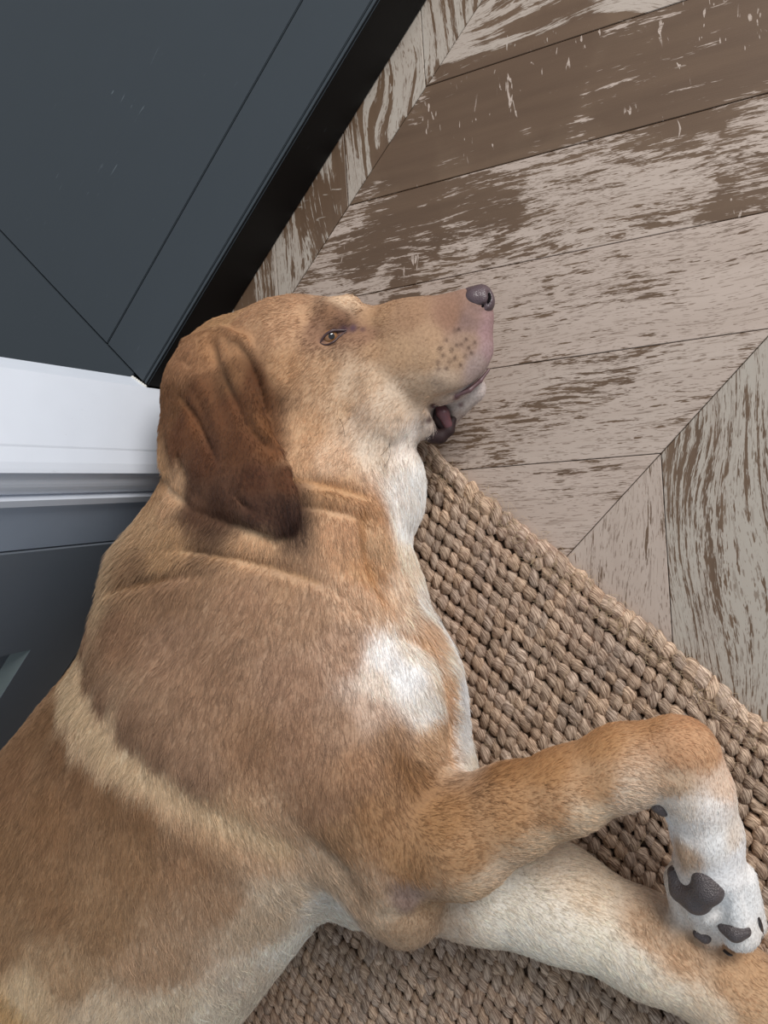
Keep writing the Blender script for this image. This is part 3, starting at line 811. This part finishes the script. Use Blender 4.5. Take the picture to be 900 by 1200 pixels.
# extra points so unseen sides keep a sensible coat
ex = [((B1 + B2) / 2 + (0, 0, .1), (172,134,94)), (B2 + (0, 0, .1), (176,138,98)), (B3 + (0, 0, .09), (178,140,98)), (B2 + side * .12 + (0, 0, .03), (226,206,178)), (B3 + side * .17, (214,184,146))]
CP = np.concatenate([CP, [e[0] for e in ex]]); CL = np.concatenate([CL, [lin(e[1]) for e in ex]])
SP = [(fld.surf(s_[0], s_[1]), s_[2] * .001, np.array(lin(s_[3]))) for s_ in SPOT]
WP = [fld.surf(*s_) for s_ in WSP]
BANDS = [([(80, 745), (84, 790), (98, 838), (128, 878), (166, 906), (210, 934), (262, 960), (330, 992)], .0125, (206, 182, 150), .78),
         ([(470, 738), (503, 756), (520, 795), (526, 845), (528, 895)], .0042, (208, 170, 134), .75),
         ([(505, 715), (540, 775), (556, 830), (566, 885)], .0060, (252, 250, 248), .8),
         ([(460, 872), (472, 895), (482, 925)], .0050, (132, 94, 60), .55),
         ([(426, 600), (424, 640), (434, 676), (448, 704)], .0040, (184, 136, 90), .6),  # this and the next two: shade of neck creases put into the coat colour
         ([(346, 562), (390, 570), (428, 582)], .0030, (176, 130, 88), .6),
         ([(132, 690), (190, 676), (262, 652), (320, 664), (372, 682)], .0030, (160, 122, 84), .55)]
BQ = []
for pts_, w_, c_, s_ in BANDS:
    P_ = np.array([fld.surf(*p) for p in pts_]); n_ = 4 * len(pts_)
    BQ.append((np.array([cr(P_, i / (n_ - 1) * (len(P_) - 1)) for i in range(n_)]), w_, np.array(lin(c_)), s_))
def coat(P, dots=True):
    out = np.zeros((len(P), 3))
    for i in range(0, len(P), 20000):
        p = P[i:i + 20000]; d2 = ((p[:, None] - CP[None]) ** 2).sum(2)
        w_ = 1.0 / (d2 + 0.0055 ** 2) ** 2.4
        c = (w_ @ CL) / w_.sum(1)[:, None]
        for q_, w__, k_, s_ in BQ:
            dm = None
            for a0, b0 in zip(q_[:-1], q_[1:]):
                ab = b0 - a0; tt = np.clip(((p - a0) @ ab) / (ab @ ab + 1e-12), 0, 1)[:, None]; dd_ = ((p - a0 - tt * ab) ** 2).sum(1)
                dm = dd_ if dm is None else np.minimum(dm, dd_)
            a = (s_ * np.exp(-(dm / w__ ** 2) ** 1.6))[:, None]; c = c * (1 - a) + k_ * a
        for q_, r_, k_ in SP:
            a = np.exp(-(((p - q_) ** 2).sum(1) / r_ ** 2) ** 1.5)[:, None]; c = c * (1 - a) + k_ * a
        if dots:
            for q_ in WP:
                a = 0.92 * np.exp(-((p - q_) ** 2).sum(1) / .0017 ** 2)[:, None]; c = c * (1 - a) + np.array(lin((60, 40, 36))) * a
        out[i:i + 20000] = c
    return out
dog = empty('dog', (float(W(300, 850, 0)[0]), float(W(300, 850, 0)[1]), 0))
tag(dog, 'tan dog with brown ears lying on its side on the jute rug, mouth slightly open', 'dog')
DL = np.array(dog.location)
def coat_material(name, fur=False):
    t = NT(name); a = t.node('ShaderNodeAttribute', attribute_name='coat')
    co = t.n.new('ShaderNodeNewGeometry').outputs['Position']
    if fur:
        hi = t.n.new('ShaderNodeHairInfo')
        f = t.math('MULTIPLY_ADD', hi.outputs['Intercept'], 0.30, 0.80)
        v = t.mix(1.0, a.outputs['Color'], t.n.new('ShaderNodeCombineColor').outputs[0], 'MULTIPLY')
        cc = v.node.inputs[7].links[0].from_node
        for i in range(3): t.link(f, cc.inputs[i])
        t.link(v, t.b.inputs['Base Color']); t.b.inputs['Roughness'].default_value = 0.55; t.b.inputs['Specular IOR Level'].default_value = 0.35
        tr = t.n.new('ShaderNodeBsdfTranslucent'); t.link(v, tr.inputs['Color'])
        ms = t.n.new('ShaderNodeMixShader'); ms.inputs[0].default_value = 0.25
        t.link(t.b.outputs[0], ms.inputs[1]); t.link(tr.outputs[0], ms.inputs[2]); t.link(ms.outputs[0], t.out.inputs[0])
    else:
        n_ = t.noise(co, 420, 3, .6)
        v = t.mix(t.math('MULTIPLY', t.ramp(n_, .35, .7), .28), a.outputs['Color'], (0.10, 0.055, 0.03))
        t.link(v, t.b.inputs['Base Color']); t.b.inputs['Roughness'].default_value = 0.8; t.b.inputs['Specular IOR Level'].default_value = 0.2
        t.bump(n_, .4, .001)
    return t.m
bme = mesh_np('body', bv - DL, bf)
at = bme.color_attributes.new('coat', 'FLOAT_COLOR', 'POINT')
bc = coat(bv); at.data.foreach_set('color', np.concatenate([bc, np.ones((len(bc), 1))], 1).astype(np.float32).ravel())
link('body', bme, coat_material('dog_skin'), dog)

# ---- fur
FL = [ # px, py, flow dx, dy, length mm
 (560,400,-1,.3,2),(545,370,-1,.35,2.2),(500,400,-1,.35,3.5),(530,440,-1,.5,3),(450,400,-1,.3,4),(400,360,-1,.1,5),(330,360,-1,.3,6),(260,380,-.9,.5,7),(210,430,-.3,1,8),
 (400,430,-.8,.8,6),(430,480,-.6,1,7),(480,520,-.2,1,8),(360,450,-.7,.8,7),(340,520,-.1,1,8),(400,530,-.5,1,8),(485,570,.2,1,11),(485,620,-.2,1,11),
 (260,440,-.2,1,5),(240,500,.1,1,5),(280,520,.2,1,5),(310,590,.3,1,5),(330,560,.2,1,5),(220,570,.3,1,6),(265,400,-.2,1,4),
 (190,600,-.6,1,13),(140,630,-1,.3,30),(130,670,-1,.5,28),(250,640,-.5,1,12),(350,620,0,1,11),(420,640,.1,1,10),(430,580,.5,.8,9),(460,680,.4,1,11),(505,710,.9,.6,19),(530,760,1,.5,19),(552,830,1,.6,16),
 (124,700,-.7,.8,18),(145,600,-.9,.4,18),(160,700,-.5,1,11),(250,720,-.4,1,11),(350,720,-.2,1,10),(430,740,.1,1,10),(480,800,.2,1,10),(200,800,-.4,1,10),(300,820,-.2,1,10),(400,860,.1,1,9),(350,920,.1,1,9),(450,920,.3,1,9),(470,880,.1,1,11),(510,890,1,.6,9),
 (90,790,-.4,1,13),(130,870,-.2,1,14),(220,950,.1,1,13),(320,990,.3,1,12),(390,1030,.5,.9,11),(40,870,-.5,1,11),(80,960,-.3,1,11),(150,1030,-.1,1,11),(50,1080,-.4,1,12),(250,1060,.1,1,12),(330,1090,.2,1,13),(380,1060,.6,.9,12),(200,1140,0,1,13),(60,1170,-.3,1,13),(280,1170,.2,1,13),
 (470,1000,.2,1,7),(478,1080,.1,1,6),(520,960,.8,-.1,7),(560,1000,1,-.2,6.5),(640,900,1,-.3,6),(700,900,1,-.3,6),(640,990,1,-.1,8),(740,930,1,.1,8),(790,860,.8,.5,5),(840,890,.2,1,5),(820,940,.1,1,5),(840,1000,.1,1,5),(860,1060,.3,1,5),(820,1060,-.1,1,5),(800,1040,-.2,1,5),(875,1100,.3,1,5),
 (600,1060,1,.4,8),(700,1090,1,.45,8),(800,1140,1,.5,7),(880,1180,1,.5,6)]
FA = np.array(FL, float); fn = FA[:, 2:4] / np.linalg.norm(FA[:, 2:4], axis=1)[:, None]
def sample_roots(n_, seed, weight=None):
    g = np.random.default_rng(seed)
    q = bv[bf]; c1 = np.cross(q[:, 1] - q[:, 0], q[:, 2] - q[:, 0]); c2 = np.cross(q[:, 2] - q[:, 0], q[:, 3] - q[:, 0])
    ar = (np.linalg.norm(c1, axis=1) + np.linalg.norm(c2, axis=1)) / 2; cen = q.mean(1)
    px, py, dd = project(cen)
    inside = (px > -120) & (px < 1020) & (py > 200) & (py < 1330)
    head = (py < 660) & (px > 150)
    paw_ = (px > 740)
    ww = ar * np.where(inside, 1.0, 0.06) * np.where(head, 1.9, 1.0) * np.where(paw_, 1.5, 1.0)
    ww[cen[:, 2] < .014] = 0
    cs = np.cumsum(ww); i = np.searchsorted(cs, g.random(n_) * cs[-1]); i = np.minimum(i, len(bf) - 1)
    u, v_ = g.random(n_)[:, None], g.random(n_)[:, None]; Q = q[i]
    return (Q[:, 0] * (1 - u) + Q[:, 1] * u) * (1 - v_) + (Q[:, 3] * (1 - u) + Q[:, 2] * u) * v_, g
NF = 460000
Pr, g = sample_roots(NF, 3)
N = np.concatenate([fld.grad(Pr[i:i + 50000]) for i in range(0, NF, 50000)])
bare = np.ones(NF, bool)
BARE = [(SP[i][0], SP[i][1] * (.95 if i < 5 else .9)) for i in range(len(SP) - 1)] + [(fld.surf(*a_), r_) for a_, r_ in (((561, 350), .0125), ((552, 345), .010), ((571, 358), .009))]
BARE += [(fld.surf(*a_), r_) for a_, r_ in (((774, 947), .0062), ((812, 1048), .016), ((800, 1030), .010), ((860, 1090), .0085))]
for q_, r_ in BARE: bare &= ((Pr - q_) ** 2).sum(1) > r_ * r_
Pr, N = Pr[bare], N[bare]; n_ = len(Pr)
px, py, dd = project(Pr)
D2 = np.zeros((n_, 2)); LN = np.zeros(n_)
for i in range(0, n_, 20000):
    w_ = 1 / (((px[i:i + 20000, None] - FA[None, :, 0]) ** 2 + (py[i:i + 20000, None] - FA[None, :, 1]) ** 2) + 15 ** 2) ** 1.6
    w_ /= w_.sum(1)[:, None]; D2[i:i + 20000] = w_ @ fn; LN[i:i + 20000] = w_ @ FA[:, 4]
# tufts: neighbouring hairs lean together
def vnoise(P, sc, seed):
    gg = np.random.default_rng(seed); K = gg.normal(0, 1, (10, 3)) * sc; ph = gg.uniform(0, 6.28, 10)
    return np.sin(P @ K.T + ph).sum(1) / 3.2
tu = vnoise(Pr, 220, 1); tv = vnoise(Pr, 220, 2); big = vnoise(Pr, 60, 5)
a_ = np.arctan2(D2[:, 1], D2[:, 0]) + .13 * tu + .10 * big + g.normal(0, .24, n_)
T3 = np.cos(a_)[:, None] * R[0] + np.sin(a_)[:, None] * R[1]
T3 -= (T3 * N).sum(1)[:, None] * N; T3 /= np.linalg.norm(T3, axis=1)[:, None] + 1e-6
lift = np.clip(.40 + .10 * tv + g.normal(0, .12, n_), .12, .95)
L = LN * .00098 * g.uniform(.6, 1.2, n_)
KP = 4
PP = np.zeros((n_, KP, 3))
for k in range(KP):
    t_ = k / (KP - 1)
    PP[:, k] = Pr - N * .0006 + L[:, None] * t_ * (T3 * np.cos(lift * (1 - .35 * t_))[:, None] + N * np.sin(lift * (1 - .45 * t_))[:, None] * (1 - .35 * t_))
PP[..., 2] = np.maximum(PP[..., 2], .0018)
RD = np.outer(g.uniform(.8, 1.25, n_) * np.clip(.00010 + LN * .000006, .00011, .00019), np.array([1.0, .95, .7, .15]))
fc = coat(Pr); val = np.clip(1.02 + .21 * g.normal(0, 1, n_) + .05 * vnoise(Pr, 700, 9) + .02 * big, .6, 1.4)
light_ = g.random(n_) < .10; val[light_] *= 1.18
fc = np.clip(fc * val[:, None], 0, .96)
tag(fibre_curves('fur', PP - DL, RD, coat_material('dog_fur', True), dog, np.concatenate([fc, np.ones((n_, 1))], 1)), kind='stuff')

# ---- nose, pads, claws, eye, mouth parts
def part_field(center, r, h=0.0008):
    f_ = Field(np.array(center) - r, np.array(center) + r, h); f_.d[:] = 1; return f_
def simple(name, rgb, rough=.5, spec=.5, bump=0, bs=300, sub=0.0):
    t = NT(name); c = lin(rgb)
    co = t.n.new('ShaderNodeTexCoord').outputs['Object']
    nn_ = t.noise(co, bs, 3)
    t.link(t.mix(nn_, tuple(x * .82 for x in c), tuple(min(1, x * 1.18) for x in c)), t.b.inputs['Base Color'])
    t.b.inputs['Roughness'].default_value = rough; t.b.inputs['Specular IOR Level'].default_value = spec
    if sub: t.b.inputs['Subsurface Weight'].default_value = sub; t.b.inputs['Subsurface Radius'].default_value = (.004, .002, .001)
    if bump:
        vo = t.node('ShaderNodeTexVoronoi', Scale=bs * 2.2); t.link(co, vo.inputs['Vector']); t.bump(vo.outputs['Distance'], bump, .0008)
    return t.m
def add_field(name, f_, mat, parent, it=2):
    v, q_ = f_.mesh(); v = relax(v, q_, it, .4)
    return link(name, mesh_np(name, v - DL, q_), mat, parent)
skin_dark = simple('dark_skin', (48, 33, 33), .6, .25, .3, 500)
nostm = simple('nostril_dark', (16, 11, 12), .8, .1)
nosem = simple('nose_skin', (86, 70, 74), .38, .5, .35, 420)
toward = lambda px, py: -ray(px, py)
# nose leather
nz = depth(fld.surf(556, 362))
def at_d(px, py, z): return W(px, py, z)
zc = .0765
f_ = part_field(at_d(561, 352, zc), .026)
f_.cap(at_d(556, 350, zc + .006), at_d(564, 350, zc + .003), .0085, .0095, 1, .004)
f_.cap(at_d(556, 352, zc - .006), at_d(564, 354, zc - .008), .0085, .0095, 1, .006)
f_.cap(at_d(563, 346, zc), at_d(567, 356, zc), .0085, .0085, 1, .006)
f_.cap(at_d(550, 348, zc - .002), at_d(553, 354, zc - .002), .0075, .0085, 1, .006)
nl = [[(547, 356), (553, 360), (560, 361), (567, 358)], [(573, 343), (574, 349), (572, 355)]]
npts = [[f_.surf(*q_) + ray(*q_) * .0008 for q_ in l_] for l_ in nl]
for l_ in npts: f_.stroke([tuple(q_) for q_ in l_], .0020, .0026, False, True, .0005)
add_field('nose', f_, nosem, dog)
for l_ in npts:
    Q_ = np.array([cr(np.array(l_), i / 14 * (len(l_) - 1)) for i in range(15)])
    tube([tuple(p - DL) for p in Q_], .0013, 'nostril', nostm, dog, taper=[.45 + .6 * math.sin(math.pi * (i + 1) / 16) for i in range(15)])
# eye
pe = fld.surf(387, 395); ce = pe + ray(387, 395) * .0036
def uvs(name, c, r, mat, parent, scale=(1, 1, 1)):
    bm = bmesh.new(); bmesh.ops.create_uvsphere(bm, u_segments=24, v_segments=16, radius=r)
    me = bpy.data.meshes.new(name); bm.to_mesh(me); bm.free(); o = link(name, me, mat, parent, True)
    o.location = Vector(c - DL); return o
eyem = NT('eye'); 
co = eyem.n.new('ShaderNodeTexCoord').outputs['Object']
vd = eyem.n.new('ShaderNodeVectorMath'); vd.operation = 'DISTANCE'; eyem.link(co, vd.inputs[0])
look = toward(388, 394) * .0075 + R[0] * .0012 - R[1] * .0008
vd.inputs[1].default_value = tuple(look)
iris = eyem.ramp(vd.outputs['Value'], .0030, .0027)
eyem_c = eyem.mix(eyem.ramp(vd.outputs['Value'], .0078, .0066), lin((150, 120, 108)), lin((140, 98, 62)))
eyem_c = eyem.mix(iris, eyem_c, (0.01, 0.008, 0.008))
eyem.link(eyem_c, eyem.b.inputs['Base Color']); eyem.b.inputs['Roughness'].default_value = .06; eyem.b.inputs['Coat Weight'].default_value = .8
uvs('eye', ce, .0078, eyem.m, dog)
lidm = simple('eyelid', (70, 50, 50), .4, .5, .1, 400)
def lid(pts, r, off=.0006):
    P_ = [fld.surf(x, y) - ray(x, y) * (off + o_) for x, y, o_ in pts]
    Q_ = np.array([cr(np.array(P_), i / 20 * (len(P_) - 1)) for i in range(21)])
    tube([tuple(p - DL) for p in Q_], r, 'eyelid', lidm, dog, taper=[.5 + .7 * math.sin(math.pi * i / 20) for i in range(21)])
lid([(375, 402, 0), (380, 394, .0022), (388, 388, .0030), (396, 387, .0022), (406, 387, 0)], .0011)
lid([(375, 402, 0), (382, 404, .0010), (390, 401, .0018), (398, 394, .0012), (406, 388, 0)], .0007)
# tongue and dark lips
tong = simple('tongue', (98, 62, 66), .3, .5, .1, 300, .2)
def flesh(name, pts, mat, k=.004, rr=.024, sz=1.0):
    c = np.mean([W(*p[:3]) for p in pts], axis=0); f2 = part_field(c, rr)
    for a, b in zip(pts[:-1], pts[1:]):
        A, B = W(*a[:3]), W(*b[:3]); f2.cap(A, B, a[3] * .001, b[3] * .001, sz, k)
    return add_field(name, f2, mat, dog)
zs = fld.surf(516, 484)[2]
print('mouth z', zs)
flesh('tongue', [(514, 472, .066, 4.2), (519, 484, .066, 5.2), (525, 498, .062, 4.2)], tong)
flesh('mouth_lining', [(509, 474, .0635, 5.0), (514, 490, .0620, 6.0), (521, 500, .0590, 5.0)], skin_dark)
flesh('lower_lip', [(506, 500, .064, 4.4), (507, 511, .064, 5.6), (516, 512, .062, 5.6), (526, 504, .060, 4.6), (531, 492, .058, 3.2)], skin_dark, .0035)
flesh('lip_edge', [(506, 476, .072, 2.2), (518, 467, .078, 2.2), (534, 463, .0785, 2.3), (550, 457, .0735, 2.1), (563, 446, .0685, 1.8), (573, 433, .0645, 1.3)], simple('lip_skin', (104, 76, 78), .4, .5), .002, .036)
# pads
padm = simple('pad_leather', (80, 72, 72), .42, .5, .9, 380)
def pad(name, pts, sz=1.0, k=.006, off=.002, par=None):
    S_ = [(fld.surf(x, y) + ray(x, y) * o_ * .001, r_ * .001) for x, y, r_, o_ in pts]
    f2 = part_field(np.mean([s_[0] for s_ in S_], axis=0), .032)
    if len(S_) == 1: f2.cap(S_[0][0], S_[0][0] + 1e-4, S_[0][1], S_[0][1], sz, k)
    for a, b in zip(S_[:-1], S_[1:]): f2.cap(a[0], b[0], a[1], b[1], sz, k)
    return add_field(name, f2, padm, dog)
pad('carpal_pad', [(771, 944, 5.5, 3.2), (777, 949, 5.0, 3.2)])
pad('metacarpal_pad', [(792, 1024, 6.5, 4.2), (799, 1043, 8, 4.4), (816, 1052, 10.5, 5.2), (829, 1041, 10.5, 5.6), (824, 1028, 8.0, 5.0)])
pad('toe_pad', [(849, 1086, 5.0, 2.4), (861, 1092, 6.0, 2.6), (873, 1091, 4.5, 2.2)])
pad('toe_pad', [(826, 1098, 5, 3), (818, 1094, 4, 2.5)])
clawm = simple('claw_horn', (44, 38, 38), .28, .6, 0, 200)
def claw(pts, r):
    P_ = np.array(pts) if isinstance(pts[0], np.ndarray) else np.array([fld.surf(x, y) - ray(x, y) * o_ * .001 for x, y, o_ in pts])
    Q_ = np.array([cr(P_, i / 12 * (len(P_) - 1)) for i in range(13)])
    tube([tuple(p - DL) for p in Q_], r, 'claw', clawm, dog, taper=[1.0 - .88 * (i / 12) ** 1.2 for i in range(13)])
claw([W(885, 1074, .070), W(890, 1084, .068), W(893, 1096, .061), W(890, 1107, .052)], .0030)
claw([(848, 1116, -2), (856, 1120, -1), (866, 1120, -3)], .0030)
# whiskers
wk = simple('whisker_hair', (60, 44, 36), .5)
WK = [[(456, 518), (457, 534), (450, 548)], [(458, 519), (452, 528), (446, 534)], [(398, 490), (402, 500), (404, 512)]]
PW = np.zeros((len(WK), 6, 3))
for i, ww_ in enumerate(WK):
    A = np.array([fld.surf(*ww_[0]), fld.surf(*ww_[1]) - ray(*ww_[1]) * .008, (fld.surf(*ww_[2]) if i < 3 else W(ww_[2][0], ww_[2][1], .085)) - ray(*ww_[2]) * .012])
    for k in range(6): PW[i, k] = cr(A, k / 5 * 2)
tag(fibre_curves('whiskers', PW - DL, np.full((len(WK), 6), .00016), wk, dog), kind='stuff')
